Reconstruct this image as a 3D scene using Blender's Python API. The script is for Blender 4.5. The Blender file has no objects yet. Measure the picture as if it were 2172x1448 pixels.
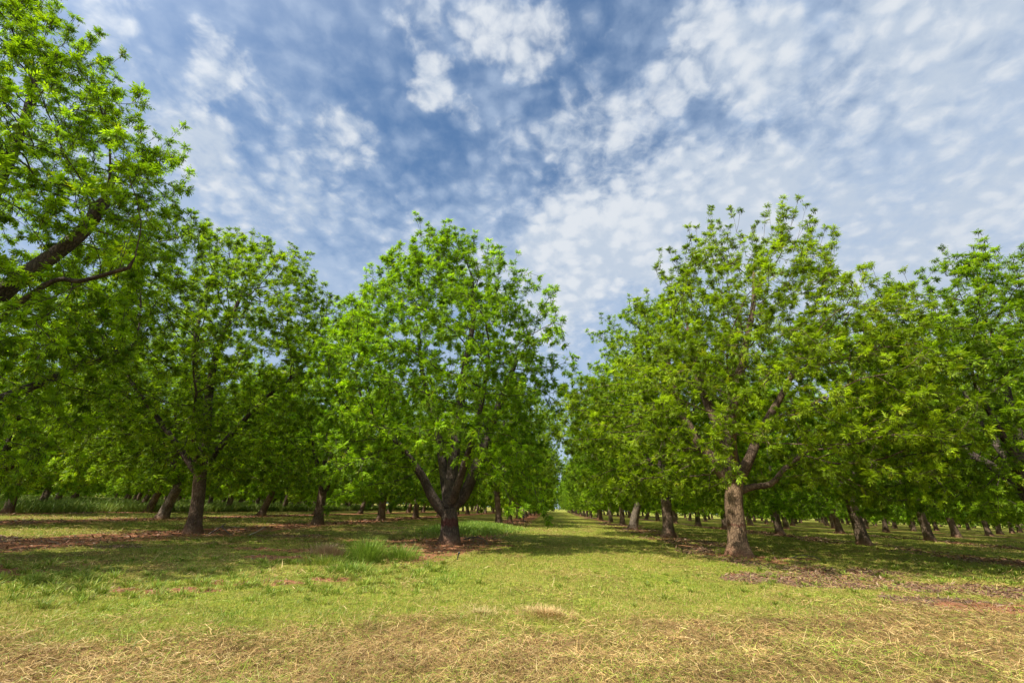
# Pecan orchard in spring: two blocks of trees either side of a mown lane, partly cloudy sky.
import bpy, math, random
import numpy as np
from mathutils import Matrix, Vector

R = np.random.default_rng(7)
random.seed(7)
SC = bpy.context.scene
COL = SC.collection

# ------------------------------------------------------------------ helpers
def hash2(ix, iy, s):
    h = (ix.astype(np.int64) * 374761393 + iy.astype(np.int64) * 668265263 + s * 1442695041) & 0xffffffff
    h = ((h ^ (h >> 13)) * 1274126177) & 0xffffffff
    return ((h ^ (h >> 16)) & 0xffff) / 65535.0

def vnoise(x, y, s=0):
    x = np.asarray(x, float); y = np.asarray(y, float)
    ix = np.floor(x); iy = np.floor(y); fx = x - ix; fy = y - iy
    fx = fx * fx * (3 - 2 * fx); fy = fy * fy * (3 - 2 * fy)
    a = hash2(ix, iy, s); b = hash2(ix + 1, iy, s); c = hash2(ix, iy + 1, s); d = hash2(ix + 1, iy + 1, s)
    return (a * (1 - fx) + b * fx) * (1 - fy) + (c * (1 - fx) + d * fx) * fy

def fbm(x, y, s=0, o=4):
    t = 0; a = .5; w = 0
    for k in range(o):
        t = t + a * vnoise(x, y, s + 17 * k); w += a; a *= .55; x = x * 2.03 + 11.3; y = y * 2.03 + 5.7
    return t / w

def sstep(a, b, x):
    t = np.clip((x - a) / (b - a), 0, 1); return t * t * (3 - 2 * t)

def mesh_from(name, V, F, cols=None, smooth=False, mats=()):
    """V (n,3); F list of (m,k) index arrays (one per face size)."""
    me = bpy.data.meshes.new(name)
    V = np.asarray(V, np.float32)
    me.vertices.add(len(V)); me.vertices.foreach_set('co', V.ravel())
    F = [np.asarray(f, np.int32) for f in F if len(f)]
    idx = np.concatenate([f.ravel() for f in F])
    tot = np.concatenate([np.full(len(f), f.shape[1], np.int32) for f in F])
    st = np.concatenate([[0], np.cumsum(tot)[:-1]]).astype(np.int32)
    me.loops.add(len(idx)); me.loops.foreach_set('vertex_index', idx)
    me.polygons.add(len(tot)); me.polygons.foreach_set('loop_start', st); me.polygons.foreach_set('loop_total', tot)
    if smooth: me.polygons.foreach_set('use_smooth', np.ones(len(tot), bool))
    if cols is not None:
        for nm, c in cols.items():
            c = np.asarray(c, np.float32)
            if c.ndim == 1:
                at = me.attributes.new(nm, 'FLOAT', 'POINT'); at.data.foreach_set('value', c)
            else:
                if c.shape[1] == 3: c = np.concatenate([c, np.ones((len(c), 1), np.float32)], 1)
                at = me.attributes.new(nm, 'FLOAT_COLOR', 'POINT'); at.data.foreach_set('color', c.ravel())
    me.update(calc_edges=True)
    for m in mats: me.materials.append(m)
    return me

def link(name, data, parent=None):
    o = bpy.data.objects.new(name, data); COL.objects.link(o)
    if parent is not None: o.parent = parent
    return o

def tag(o, label=None, cat=None, group=None, kind=None):
    if label: o['label'] = label
    if cat: o['category'] = cat
    if group: o['group'] = group
    if kind: o['kind'] = kind
    return o

# ------------------------------------------------------------------ node helpers
class NT:
    def __init__(s, tree): s.t = tree; s.N = tree.nodes; s.L = tree.links; s.N.clear()
    def n(s, typ, **kw):
        nd = s.N.new(typ)
        for k, v in kw.items(): setattr(nd, k, v)
        return nd
    def put(s, sock, v):
        if hasattr(v, 'is_output') or isinstance(v, bpy.types.NodeSocket): s.L.new(v, sock)
        elif isinstance(v, (tuple, list)) and sock.type == 'RGBA' and len(v) == 3: sock.default_value = (*v, 1)
        else: sock.default_value = v
    def math(s, op, a, b=0.0, c=None, clamp=False):
        m = s.n('ShaderNodeMath', operation=op, use_clamp=clamp); s.put(m.inputs[0], a); s.put(m.inputs[1], b)
        if c is not None: s.put(m.inputs[2], c)
        return m.outputs[0]
    def vmath(s, op, a, b=None, scale=None):
        m = s.n('ShaderNodeVectorMath', operation=op); s.put(m.inputs[0], a)
        if b is not None: s.put(m.inputs[1], b)
        if scale is not None: s.put(m.inputs['Scale'], scale)
        return m.outputs['Value'] if op in ('DOT_PRODUCT', 'LENGTH') else m.outputs[0]
    def noise(s, vec, scale, detail=4, rough=.55, dist=0.0):
        n = s.n('ShaderNodeTexNoise'); s.put(n.inputs['Vector'], vec); n.inputs['Scale'].default_value = scale
        n.inputs['Detail'].default_value = detail; n.inputs['Roughness'].default_value = rough; n.inputs['Distortion'].default_value = dist
        return n.outputs['Fac']
    def smooth(s, x, a, b, lo=0.0, hi=1.0):
        m = s.n('ShaderNodeMapRange', interpolation_type='SMOOTHSTEP'); s.put(m.inputs[0], x)
        for i, v in zip((1, 2, 3, 4), (a, b, lo, hi)): m.inputs[i].default_value = v
        return m.outputs[0]
    def mix(s, f, a, b, blend='MIX'):
        m = s.n('ShaderNodeMix', data_type='RGBA', blend_type=blend); s.put(m.inputs[0], f); s.put(m.inputs[6], a); s.put(m.inputs[7], b)
        return m.outputs[2]
    def attr(s, name):
        return s.n('ShaderNodeAttribute', attribute_name=name)

def material(name):
    m = bpy.data.materials.new(name); m.use_nodes = True
    t = NT(m.node_tree); out = t.n('ShaderNodeOutputMaterial')
    return m, t, out

def mat_leaf(name, trans=.48):
    m, t, out = material(name)
    c = t.attr('Col').outputs['Color']
    rnd = t.n('ShaderNodeObjectInfo').outputs['Random']
    hue = t.n('ShaderNodeHueSaturation'); t.put(hue.inputs['Color'], c)
    t.put(hue.inputs['Hue'], t.math('MULTIPLY_ADD', rnd, .020, .480)); t.put(hue.inputs['Value'], t.math('MULTIPLY_ADD', rnd, .22, .89))
    c = hue.outputs[0]
    p = t.n('ShaderNodeBsdfPrincipled'); t.put(p.inputs['Base Color'], c); p.inputs['Roughness'].default_value = .5
    p.inputs['Specular IOR Level'].default_value = .22
    tr = t.n('ShaderNodeBsdfTranslucent'); t.put(tr.inputs['Color'], t.mix(1.0, c, (1.25, 1.3, .55), 'MULTIPLY'))
    mx = t.n('ShaderNodeMixShader'); mx.inputs[0].default_value = trans
    t.L.new(p.outputs[0], mx.inputs[1]); t.L.new(tr.outputs[0], mx.inputs[2]); t.L.new(mx.outputs[0], out.inputs['Surface'])
    return m

def mat_blade(name, trans=.22, rough=.6, spec=.25):
    m, t, out = material(name)
    c = t.attr('Col').outputs['Color']
    p = t.n('ShaderNodeBsdfPrincipled'); t.put(p.inputs['Base Color'], c); p.inputs['Roughness'].default_value = rough
    p.inputs['Specular IOR Level'].default_value = spec
    tr = t.n('ShaderNodeBsdfTranslucent'); t.put(tr.inputs['Color'], c)
    mx = t.n('ShaderNodeMixShader'); mx.inputs[0].default_value = trans
    t.L.new(p.outputs[0], mx.inputs[1]); t.L.new(tr.outputs[0], mx.inputs[2]); t.L.new(mx.outputs[0], out.inputs['Surface'])
    return m

def mat_bark(name, dark=(.09, .06, .04), light=(.31, .22, .145), band=None, patch=.5):
    m, t, out = material(name)
    geo = t.n('ShaderNodeTexCoord').outputs['Object']
    sq = t.vmath('MULTIPLY', geo, (1, 1, .22))
    n1 = t.noise(sq, 22, 6, .65, .6)
    n2 = t.noise(geo, 2.3, 4, .6)
    n3 = t.noise(sq, 7, 3, .5)
    v = t.n('ShaderNodeTexVoronoi', feature='DISTANCE_TO_EDGE'); t.put(v.inputs['Vector'], t.vmath('ADD', t.vmath('MULTIPLY', geo, (1, 1, .3)), t.vmath('MULTIPLY', t.n('ShaderNodeTexNoise').outputs['Color'], (.05, .05, .05)))); v.inputs['Scale'].default_value = 17
    crack = t.smooth(v.outputs['Distance'], 0.0, .22)
    f = t.math('MULTIPLY', t.smooth(n1, .3, .7), crack)
    f = t.math('ADD', t.math('MULTIPLY', f, .6), t.math('MULTIPLY', t.smooth(n2, .5 - .18 * patch, .5 + .3 * patch), .45), clamp=True)
    c = t.mix(f, dark, light)
    z = t.n('ShaderNodeSeparateXYZ'); t.put(z.inputs[0], geo)
    zz = t.math('ADD', z.outputs[2], t.math('MULTIPLY', t.math('SUBTRACT', n2, .5), .5))
    soil = t.math('MULTIPLY', t.smooth(zz, .42, -.05), .75)
    c = t.mix(soil, c, t.mix(n3, (.20, .085, .045), (.30, .14, .075)))
    if band:
        zb = t.math('ADD', z.outputs[2], t.math('MULTIPLY', t.math('SUBTRACT', n3, .5), .35))
        b = t.math('MULTIPLY', t.smooth(zb, band[0] - .03, band[0] + .02), t.smooth(zb, band[1] + .03, band[1] - .02))
        c = t.mix(t.math('MULTIPLY', b, .62), c, (.11, .026, .022))
    p = t.n('ShaderNodeBsdfPrincipled'); t.put(p.inputs['Base Color'], c); p.inputs['Roughness'].default_value = .9
    p.inputs['Specular IOR Level'].default_value = .2
    bp = t.n('ShaderNodeBump'); bp.inputs['Strength'].default_value = .9; bp.inputs['Distance'].default_value = .03
    t.put(bp.inputs['Height'], t.math('ADD', t.math('MULTIPLY', crack, .7), t.math('MULTIPLY', n1, .6)))
    t.L.new(bp.outputs[0], p.inputs['Normal']); t.L.new(p.outputs[0], out.inputs['Surface'])
    return m

# ------------------------------------------------------------------ camera (solved from the trunk bases)
F_PX, PITCH, ROLL, YAW, CAM_H = 962.55, .3502, .0326, .0971, 1.2958
def make_camera():
    cd = bpy.data.cameras.new('camera'); cam = bpy.data.objects.new('camera', cd); COL.objects.link(cam)
    fwd_h = Vector((-math.sin(YAW), math.cos(YAW), 0)); rt = Vector((math.cos(YAW), math.sin(YAW), 0)); up = Vector((0, 0, 1))
    F = fwd_h * math.cos(PITCH) + up * math.sin(PITCH)
    U = -fwd_h * math.sin(PITCH) + up * math.cos(PITCH)
    c, s = math.cos(ROLL), math.sin(ROLL)
    R2 = rt * c + U * s; U2 = -rt * s + U * c
    M = Matrix((R2, U2, -F)).transposed().to_4x4(); M.translation = Vector((0, 0, CAM_H))
    cam.matrix_world = M
    cd.sensor_width = 36; cd.lens = F_PX / 2172 * 36; cd.clip_end = 20000; cd.clip_start = .05
    SC.camera = cam
make_camera()
def project(X, Y, Z):
    x = X * math.cos(YAW) + Y * math.sin(YAW); y = -X * math.sin(YAW) + Y * math.cos(YAW); z = Z - CAM_H
    d = y * math.cos(PITCH) + z * math.sin(PITCH); u = -y * math.sin(PITCH) + z * math.cos(PITCH)
    if d < .1: return None
    a = F_PX * x / d; b = -F_PX * u / d; c, s = math.cos(ROLL), math.sin(ROLL)
    return 1086 + a * c - b * s, 724 + a * s + b * c

# ------------------------------------------------------------------ ground
RX = [6.29 + 10 * i for i in range(9)]; LX = [-3.77 - 10 * i for i in range(10)]
ROWS = np.array(RX + LX)

def masks(x, y):
    """soil, litter, hay, green fractions at ground points."""
    x = np.asarray(x, float); y = np.asarray(y, float)
    n = fbm(x * .35, y * .35, 3); n2 = fbm(x * 1.3, y * 1.3, 9); n3 = fbm(x * .9 + 40, y * .3, 21)
    dr = np.min(np.abs(x[..., None] - ROWS + (n[..., None] - .5) * 1.6), axis=-1)
    start = np.where(x < -8.5, sstep(-2, 5, y), sstep(10.0, 13, y))
    strip = (1 - sstep(.6, 2.1, dr + (n2 - .5) * 1.8)) * start
    right = (x > 0)
    soil = strip * np.where(right, sstep(.50, .68, n2 * .5 + n * .5 + .02), sstep(.30, .5, n2 * .5 + n3 * .5 + .08))
    litter = strip * np.where(right, .8, .5) * sstep(.32, .6, n3)
    def spot(cx, cy, rx, ry, k=.9):
        d = np.sqrt(((x - cx) / rx) ** 2 + ((y - cy) / ry) ** 2) + (n2 - .5) * 1.5
        return k * (1 - sstep(.55, 1.1, d))
    for s in ((-4.3, 15.9, 2.2, 1.9), (-5.2, 17.6, 2.6, 1.2), (-3.0, 17.9, 1.6, .9), (6.3, 17.6, 1.3, .9), (-4.9, 8.0, 1.1, .35), (-5.7, 7.1, .8, .25), (-3.9, 8.6, .5, .25),
              (-6.5, 11.6, 1.5, .5), (-7.6, 13.3, 2.0, .5), (-13.8, 17.5, 2.6, 1.2), (-13.8, 7.7, 3, 1.8), (-9.4, 7.9, .7, .5), (8.0, 17.4, 1.3, .6), (7.4, 8.9, 1.2, .7)):
        soil = np.maximum(soil, spot(*s))
    for s in ((5.2, 11.6, 1.7, .9), (7.3, 11.3, 2.0, .9), (9.5, 11.0, 2.0, 1.1), (6.8, 9.3, 1.3, .6), (13, 11.5, 3, 1.2), (7.8, 14.0, 2.2, .8), (-16, 12.6, 5, 1.0), (-10, 18, 2, 1.0)):
        litter = np.maximum(litter, spot(*s, .85))
    litter = litter * (1 - .7 * soil)
    yb = 7.0 + .27 * x + (n - .5) * 3.6 + (n2 - .5) * 1.8 - .6 * sstep(-1.5, -4, x)
    hay = (1 - sstep(-.9, .7, y - yb)) * (.88 + .12 * sstep(.4, .6, n2))
    side = sstep(3.6, 6.5, x + (n2 - .5) * 2.5) * (1 - sstep(13, 17, y))
    hay = np.maximum(hay, .62 * side * sstep(.3, .6, n2 + .12))
    dryl = sstep(.48, .68, n3 * .55 + n2 * .45) * .7
    left = sstep(-2.0, -5, x) * sstep(6.5, 9, y)
    hay = np.maximum(hay, dryl * (.55 + .45 * sstep(9, 16, y)) + .38 * left * sstep(.3, .6, n2))
    hay = hay * (1 - soil)
    return soil, litter, np.clip(hay, 0, 1)

def height(x, y):
    r = np.hypot(x, y)
    k = np.exp(-(r / 45.0) ** 2)
    h = (fbm(x * .5, y * .5, 31) - .5) * .12 + (fbm(x * 2.2, y * 2.2, 37, 3) - .5) * .07
    # the raked hay lies a hand's breadth proud along its edge
    yb = 6.75 + .27 * x
    h = h + .07 * np.exp(-((y - yb + .35) / .35) ** 2) * sstep(.35, .7, vnoise(x * 1.1, y * .5, 77))
    return h * k

def axis(lo, hi, fine, c, g):
    a = [c]; s = fine
    while a[-1] < hi:
        a.append(a[-1] + s)
        if abs(a[-1] - c) > 13: s *= g
    b = [c]; s = fine
    while b[-1] > lo:
        b.append(b[-1] - s)
        if abs(b[-1] - c) > 13: s *= g
    return np.array(sorted(set(a + b)))

def make_ground():
    xs = axis(-6000, 6000, .14, 0, 1.03); ys = axis(-6000, 6000, .14, 11, 1.03)
    X, Y = np.meshgrid(xs, ys)
    V = np.stack([X, Y, height(X, Y)], -1).reshape(-1, 3)
    nx, ny = len(xs), len(ys)
    i = np.arange(nx * ny).reshape(ny, nx)
    F = np.stack([i[:-1, :-1], i[:-1, 1:], i[1:, 1:], i[1:, :-1]], -1).reshape(-1, 4)
    s, l, h = masks(V[:, 0], V[:, 1])
    far = 1 - sstep(120, 200, np.hypot(V[:, 0], V[:, 1]))
    s *= far; l *= far
    m, t, out = material('orchard_ground')
    P = t.n('ShaderNodeNewGeometry').outputs['Position']
    a, b, c = t.attr('soil').outputs['Fac'], t.attr('litter').outputs['Fac'], t.attr('hay').outputs['Fac']
    nf = t.noise(P, 38, 5, .7); nm = t.noise(P, 5.5, 5, .65); nl = t.noise(P, .7, 4, .6)
    st = t.noise(t.vmath('MULTIPLY', P, (1, .35, 1)), 16, 4, .7, 1.2)
    green = t.mix(t.smooth(nm, .34, .66), (.12, .165, .014), (.28, .295, .035))
    green = t.mix(t.math('MULTIPLY', t.smooth(nl, .42, .66), .6), green, (.32, .25, .065))
    green = t.mix(t.math('MULTIPLY', t.smooth(nf, .55, .75), .5), green, (.05, .05, .018))
    hay = t.mix(t.smooth(st, .32, .7), (.10, .055, .02), (.36, .235, .085))
    hay = t.mix(t.math('MULTIPLY', t.smooth(nm, .5, .7), .35), hay, (.16, .17, .05))
    soil = t.mix(t.smooth(nm, .3, .7), (.22, .085, .042), (.40, .18, .09))
    soil = t.mix(t.math('MULTIPLY', t.smooth(nf, .55, .8), .5), soil, (.46, .28, .15))
    lit = t.mix(t.smooth(nf, .35, .65), (.085, .050, .034), (.28, .165, .105))
    col = t.mix(c, green, hay)
    rag = t.math('MULTIPLY', t.math('SUBTRACT', nf, .5), .9)
    col = t.mix(t.smooth(t.math('ADD', b, rag), .2, .6), col, lit)
    col = t.mix(t.smooth(t.math('ADD', a, rag), .25, .6), col, soil)
    p = t.n('ShaderNodeBsdfPrincipled'); t.put(p.inputs['Base Color'], col); p.inputs['Roughness'].default_value = .95; p.inputs['Specular IOR Level'].default_value = .1
    bp = t.n('ShaderNodeBump'); bp.inputs['Strength'].default_value = .8; bp.inputs['Distance'].default_value = .05
    t.put(bp.inputs['Height'], t.math('ADD', nf, nm)); t.L.new(bp.outputs[0], p.inputs['Normal'])
    t.L.new(p.outputs[0], out.inputs['Surface'])
    me = mesh_from('ground', V, [F], {'soil': s, 'litter': l, 'hay': h}, True, [m])
    tag(link('ground', me), kind='structure')
make_ground()

# ------------------------------------------------------------------ blades of grass and straw
def blades(x, y, L, W, az, tilt, bend, col, z0=None, seg=2):
    """Ribbon per blade: leaves the ground at angle tilt (rad above level) along azimuth az, then sags by bend."""
    n = len(x); z = height(x, y) if z0 is None else z0
    B = np.stack([x, y, z], -1)
    d = np.stack([np.cos(az), np.sin(az), np.zeros(n)], -1)
    roll = R.uniform(-.7, .7, n)
    sd = np.stack([-np.sin(az), np.cos(az), np.zeros(n)], -1) * np.cos(roll)[:, None] + np.array([0, 0, 1]) * np.sin(roll)[:, None]
    V = []; pts = [B]; p = B
    for k in range(seg):
        th = tilt - bend * (k / max(1, seg - 1) if seg > 1 else 0)
        p = p + (d * np.cos(th)[:, None] + np.array([0, 0, 1]) * np.sin(th)[:, None]) * (L / seg)[:, None]
        pts.append(p)
    w = W[:, None] * .5
    for k in range(seg):
        ww = w * (1 - .35 * k / seg)
        V += [pts[k] - sd * ww, pts[k] + sd * ww]
    V.append(pts[-1])
    m = 2 * seg + 1
    V = np.stack(V, 1).reshape(-1, 3)
    o = np.arange(n)[:, None] * m
    Q = np.concatenate([o + np.array([[2 * k, 2 * k + 1, 2 * k + 3, 2 * k + 2]]) for k in range(seg - 1)]) if seg > 1 else np.zeros((0, 4), int)
    T = o + np.array([[m - 3, m - 2, m - 1]])
    C = np.repeat(col, m, axis=0)
    return V, Q, T, C

def join(parts):
    V = []; Q = []; T = []; C = []; o = 0
    for v, q, t, c in parts:
        V.append(v); Q.append(q + o); T.append(t + o); C.append(c); o += len(v)
    return np.concatenate(V), [np.concatenate(Q), np.concatenate(T)], np.concatenate(C)

def pick(pal, n):
    pal = np.array(pal); i = R.integers(0, len(pal), n); j = R.integers(0, len(pal), n); t = R.random(n)[:, None]
    return (pal[i] * (1 - t) + pal[j] * t) * R.uniform(.8, 1.2, n)[:, None]

def scatter(n, d0, d1, power, half=math.radians(64)):
    """Points round the viewer's end of the lane, density falling with distance^-power."""
    u = R.random(n); e = 2 - power
    d = (d0 ** e + u * (d1 ** e - d0 ** e)) ** (1 / e)
    a = R.uniform(-half, half, n) + YAW + math.pi / 2
    return d * np.cos(a), d * np.sin(a), d

STRAW = [(.50, .33, .12), (.42, .26, .09), (.30, .165, .06), (.66, .50, .22), (.46, .30, .10), (.36, .22, .08), (.17, .085, .035)]
GREEN = [(.18, .27, .02), (.27, .32, .03), (.36, .35, .05), (.13, .21, .018), (.24, .31, .03), (.40, .35, .075)]
LUSH = [(.15, .26, .022), (.22, .33, .03), (.12, .20, .016), (.29, .37, .045)]
TAN = [(.46, .32, .11), (.38, .28, .08), (.34, .29, .06)]

def make_grass():
    m_hay = mat_blade('straw', .15, .55, .3); m_grass = mat_blade('grass_blade', .3, .5, .3)
    hay = []; grass = []
    # straw
    x, y, d = scatter(620000, 2.4, 40, 1.6)
    s, l, h = masks(x, y)
    k = R.random(len(x)) < np.clip(h * 1.1, .05, 1) * (1 - .8 * s) * (1 - .5 * l) * (.7 + .7 * fbm(x * 1.9, y * 1.9, 55, 3))
    x, y, d, h = x[k], y[k], d[k], h[k]; n = len(x)
    sc = (np.maximum(d, 4.5) / 4.5) ** .75
    c = pick(STRAW, n); g = R.random(n) < .16 + .4 * (1 - h) + .35 * sstep(.5, .68, fbm(x * .9, y * .9, 57)); c[g] = pick(GREEN, g.sum())
    cl = fbm(x * 3.1, y * 3.1, 51, 3)[:, None]; c = c * (.55 + .9 * cl)
    tilt = np.abs(R.normal(.12, .26, n)); L = R.gamma(2.3, .03, n).clip(.02, .28) * sc ** .3; lump = fbm(x * 2.3, y * 2.3, 53, 3)
    hay.append(blades(x, y, L, R.uniform(.002, .0052, n) * sc, R.uniform(0, 6.283, n), tilt, R.uniform(-.3, .9, n), c, height(x, y) + R.random(n) * (.02 + .12 * sstep(.4, .7, lump))))
    # mown green
    x, y, d = scatter(900000, 2.4, 60, 1.5)
    s, l, h = masks(x, y)
    n2 = fbm(x * .8, y * .8, 61)
    k = R.random(len(x)) < (1 - h * .95) * (1 - .97 * s) * (1 - .85 * l) * (.55 + .9 * n2)
    x, y, d, h, n2 = x[k], y[k], d[k], h[k], n2[k]; n = len(x)
    sc = (np.maximum(d, 5) / 5) ** .72
    c = pick(GREEN, n); g = R.random(n) < .14 + .42 * sstep(.47, .67, fbm(x * .45, y * .45, 71)) + .3 * (np.exp(-((x - .2) / .35) ** 2) + np.exp(-((x - 2.3) / .35) ** 2)); c[g] = pick(TAN, g.sum())
    c = c * (.7 + .6 * fbm(x * 1.7, y * 1.7, 75, 3))[:, None]
    lush = sstep(.58, .78, fbm(x * .6 + 9, y * .6, 81)) * (x < -1.5)
    g = R.random(n) < lush * .8; c[g] = pick(LUSH, g.sum())
    L = R.gamma(5, .0095, n).clip(.02, .15) * (1 + 1.0 * lush * R.random(n)) * sc ** .15
    grass.append(blades(x, y, L, R.uniform(.0025, .006, n) * sc, R.uniform(0, 6.283, n), np.abs(R.normal(.7, .4, n)), R.uniform(.1, .9, n), c))
    # longer green tufts on the left
    cx = []; cy = []; cl = []
    for (ax, ay, rx, ry, nn, ll) in ((-6.6, 6.6, 1.6, 1.1, 50, .15), (-5.0, 7.6, 1.4, .7, 34, .12), (-3.4, 9.2, 1.4, 1.2, 55, .15), (-4.6, 11.4, 1.5, 1.0, 30, .15), (-8.2, 7.2, 1.2, .9, 40, .16), (-3.3, 7.6, 1.2, .7, 26, .11),
                                     (-6.5, 9.8, 2.5, 1.5, 40, .11), (3.5, 10.5, 3, 2, 40, .10), (10, 13, 3, 1, 40, .13), (13.5, 15.8, 4, .8, 60, .16), (-9, 15, 3, 2, 40, .1)):
        cx.append(R.normal(ax, rx * .6, nn)); cy.append(R.normal(ay, ry * .6, nn)); cl.append(R.uniform(.6, 1.2, nn) * ll)
    cx = np.concatenate(cx); cy = np.concatenate(cy); cl = np.concatenate(cl)
    nb = 55; n = len(cx) * nb
    az = R.uniform(0, 6.283, n); rr = np.abs(R.normal(0, .06, n))
    x = np.repeat(cx, nb) + rr * np.cos(az); y = np.repeat(cy, nb) + rr * np.sin(az); L = np.repeat(cl, nb) * R.uniform(.5, 1.15, n)
    tone = np.repeat(R.uniform(.8, 1.25, len(cx)), nb)[:, None]
    dd = np.hypot(x, y)
    grass.append(blades(x, y, L, R.uniform(.004, .008, n) * (dd / 6).clip(.8, 3), az + R.normal(0, .5, n), R.normal(1.15, .22, n), R.uniform(.3, 1.2, n), pick(LUSH[1:] + GREEN, n) * tone, seg=3))
    V, F, C = join(hay); tag(link('mown_hay', mesh_from('mown_hay', V, F, {'Col': C}, False, [m_hay])), 'dry tan mown hay lying loose across the near ground', 'hay', kind='stuff')
    V, F, C = join(grass); tag(link('grass', mesh_from('grass', V, F, {'Col': C}, False, [m_grass])), 'short yellow green mown grass growing over the orchard floor', 'grass', kind='stuff')
    # tall unmown grass beyond the third row on the left, and the patch behind the near forked tree
    tall = []
    n = 260000
    x = -33 - R.random(n) ** 1.5 * 62; y = R.uniform(8, 135, n)
    edge = -33.2 + (fbm(y * .12, y * 0 + 3, 91) - .5) * 3 + np.clip((y - 40) / 25, 0, 1) * 3.2
    k = x < edge; x, y = x[k], y[k]; n = len(x); d = np.hypot(x, y)
    c = pick([(.18, .28, .03), (.23, .32, .04), (.15, .24, .025), (.30, .33, .07)], n) * (.75 + .5 * fbm(x * .3, y * .3, 95))[:, None]
    tall.append(blades(x, y, R.normal(.72, .13, n).clip(.3, 1.1), R.uniform(.02, .045, n) * (d / 45).clip(.8, 2.5), R.uniform(0, 6.283, n), R.normal(1.25, .18, n), R.uniform(.1, .9, n), c, seg=3))
    n = 26000
    u = R.normal(0, 1, (n, 2)); x = -4.6 + u[:, 0] * 1.05; y = 28.5 + u[:, 1] * 2.6
    c = pick(LUSH, n) * R.uniform(.9, 1.3, n)[:, None]
    fade = np.exp(-.25 * (u ** 2).sum(1))
    tall.append(blades(x, y, R.uniform(.3, .62, n) * (.4 + .6 * fade), R.uniform(.012, .025, n), R.uniform(0, 6.283, n), R.normal(1.2, .2, n), R.uniform(.1, .9, n), c, seg=3))
    V, F, C = join(tall); tag(link('tall_grass', mesh_from('tall_grass', V, F, {'Col': C}, False, [m_grass])), 'tall soft unmown green grass between the tree rows', 'tall grass', kind='stuff')
    # brown leaf litter on the row strips
    x, y, d = scatter(330000, 5, 55, 1.35)
    s, l, h = masks(x, y); k = R.random(len(x)) < np.maximum(l, .22 * s); x, y, d = x[k], y[k], d[k]; n = len(x)
    c = pick([(.17, .085, .05), (.24, .13, .075), (.11, .06, .04), (.30, .17, .10), (.26, .11, .055), (.34, .23, .15)], n)
    sc = (d / 10).clip(.7, 4) ** .8
    P = blades(x, y, R.uniform(.04, .11, n) * sc, R.uniform(.012, .03, n) * sc, R.uniform(0, 6.283, n), np.abs(R.normal(.1, .25, n)), R.uniform(-.2, .5, n), c, height(x, y) + R.uniform(0, .02, n))
    V, F, C = join([P]); tag(link('leaf_litter', mesh_from('leaf_litter', V, F, {'Col': C}, False, [m_hay])), 'brown dead leaf litter strewn along the tree rows', 'leaf litter', kind='stuff')
    return m_hay, m_grass
M_HAY, M_GRASS = make_grass()

def tuft(name, label, cat, x, y, n, rad, L, pal, mat, group=None, tilt=1.2, w=(.005, .01)):
    az = R.uniform(0, 6.283, n); r = np.abs(R.normal(0, rad, n)).clip(0, rad * 1.35)
    bx, by = r * np.cos(az), r * np.sin(az)
    P = blades(bx, by, R.uniform(.45, 1.1, n) * L, R.uniform(*w, n), az + R.normal(0, .6, n), R.normal(tilt, .25, n), R.uniform(.2, 1.1, n), pick(pal, n), height(x + bx, y + by), seg=3)
    V, F, C = join([P])
    o = link(name, mesh_from(name, V, F, {'Col': C}, False, [mat])); o.location = (x, y, 0)
    return tag(o, label, cat, group)

tuft('weed_clump', 'tallest bright green weed clump, on the red soil in front of the forked tree', 'weeds', -4.35, 11.35, 1200, .27, .66, LUSH, M_GRASS, 'weed clumps before the forked tree', 1.3)
tuft('weed_clump', 'broad green weed clump just right of the tallest clump', 'weeds', -3.75, 11.9, 1100, .34, .42, LUSH, M_GRASS, 'weed clumps before the forked tree', 1.2)
tuft('weed_clump', 'thin ragged green weed clump left of the tallest clump', 'weeds', -5.0, 10.6, 420, .3, .32, LUSH[1:] + GREEN, M_GRASS, 'weed clumps before the forked tree', 1.1)
tuft('weed_clump', 'low green weed clump nearer the hay than the tallest clump', 'weeds', -4.0, 9.6, 800, .3, .3, LUSH, M_GRASS, 'weed clumps before the forked tree', 1.0)
tuft('dry_grass_tuft', 'rusty tan hump of dead grass standing at the edge of the hay', 'dry grass', -.1, 6.75, 1300, .27, .13, [(.55, .36, .14), (.46, .27, .11), (.64, .46, .2), (.36, .3, .09)], M_HAY, None, 1.0, (.003, .006))
tuft('dry_grass_tuft', 'low greenish brown hump left of the rusty dead grass', 'dry grass', -.95, 6.7, 800, .26, .085, [(.42, .30, .12), (.33, .31, .08), (.52, .37, .16)], M_HAY, None, .9, (.003, .006))
tuft('dry_grass_tuft', 'thin pale dry grass clump on red soil left of the weeds', 'dry grass', -5.9, 12.6, 700, .3, .34, [(.45, .30, .15), (.40, .25, .13)], M_HAY, None, 1.3, (.006, .011))

# ------------------------------------------------------------------ trees
STEP = .26
def norm(v): return v / np.maximum(np.linalg.norm(v, axis=-1, keepdims=True), 1e-9)

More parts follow.
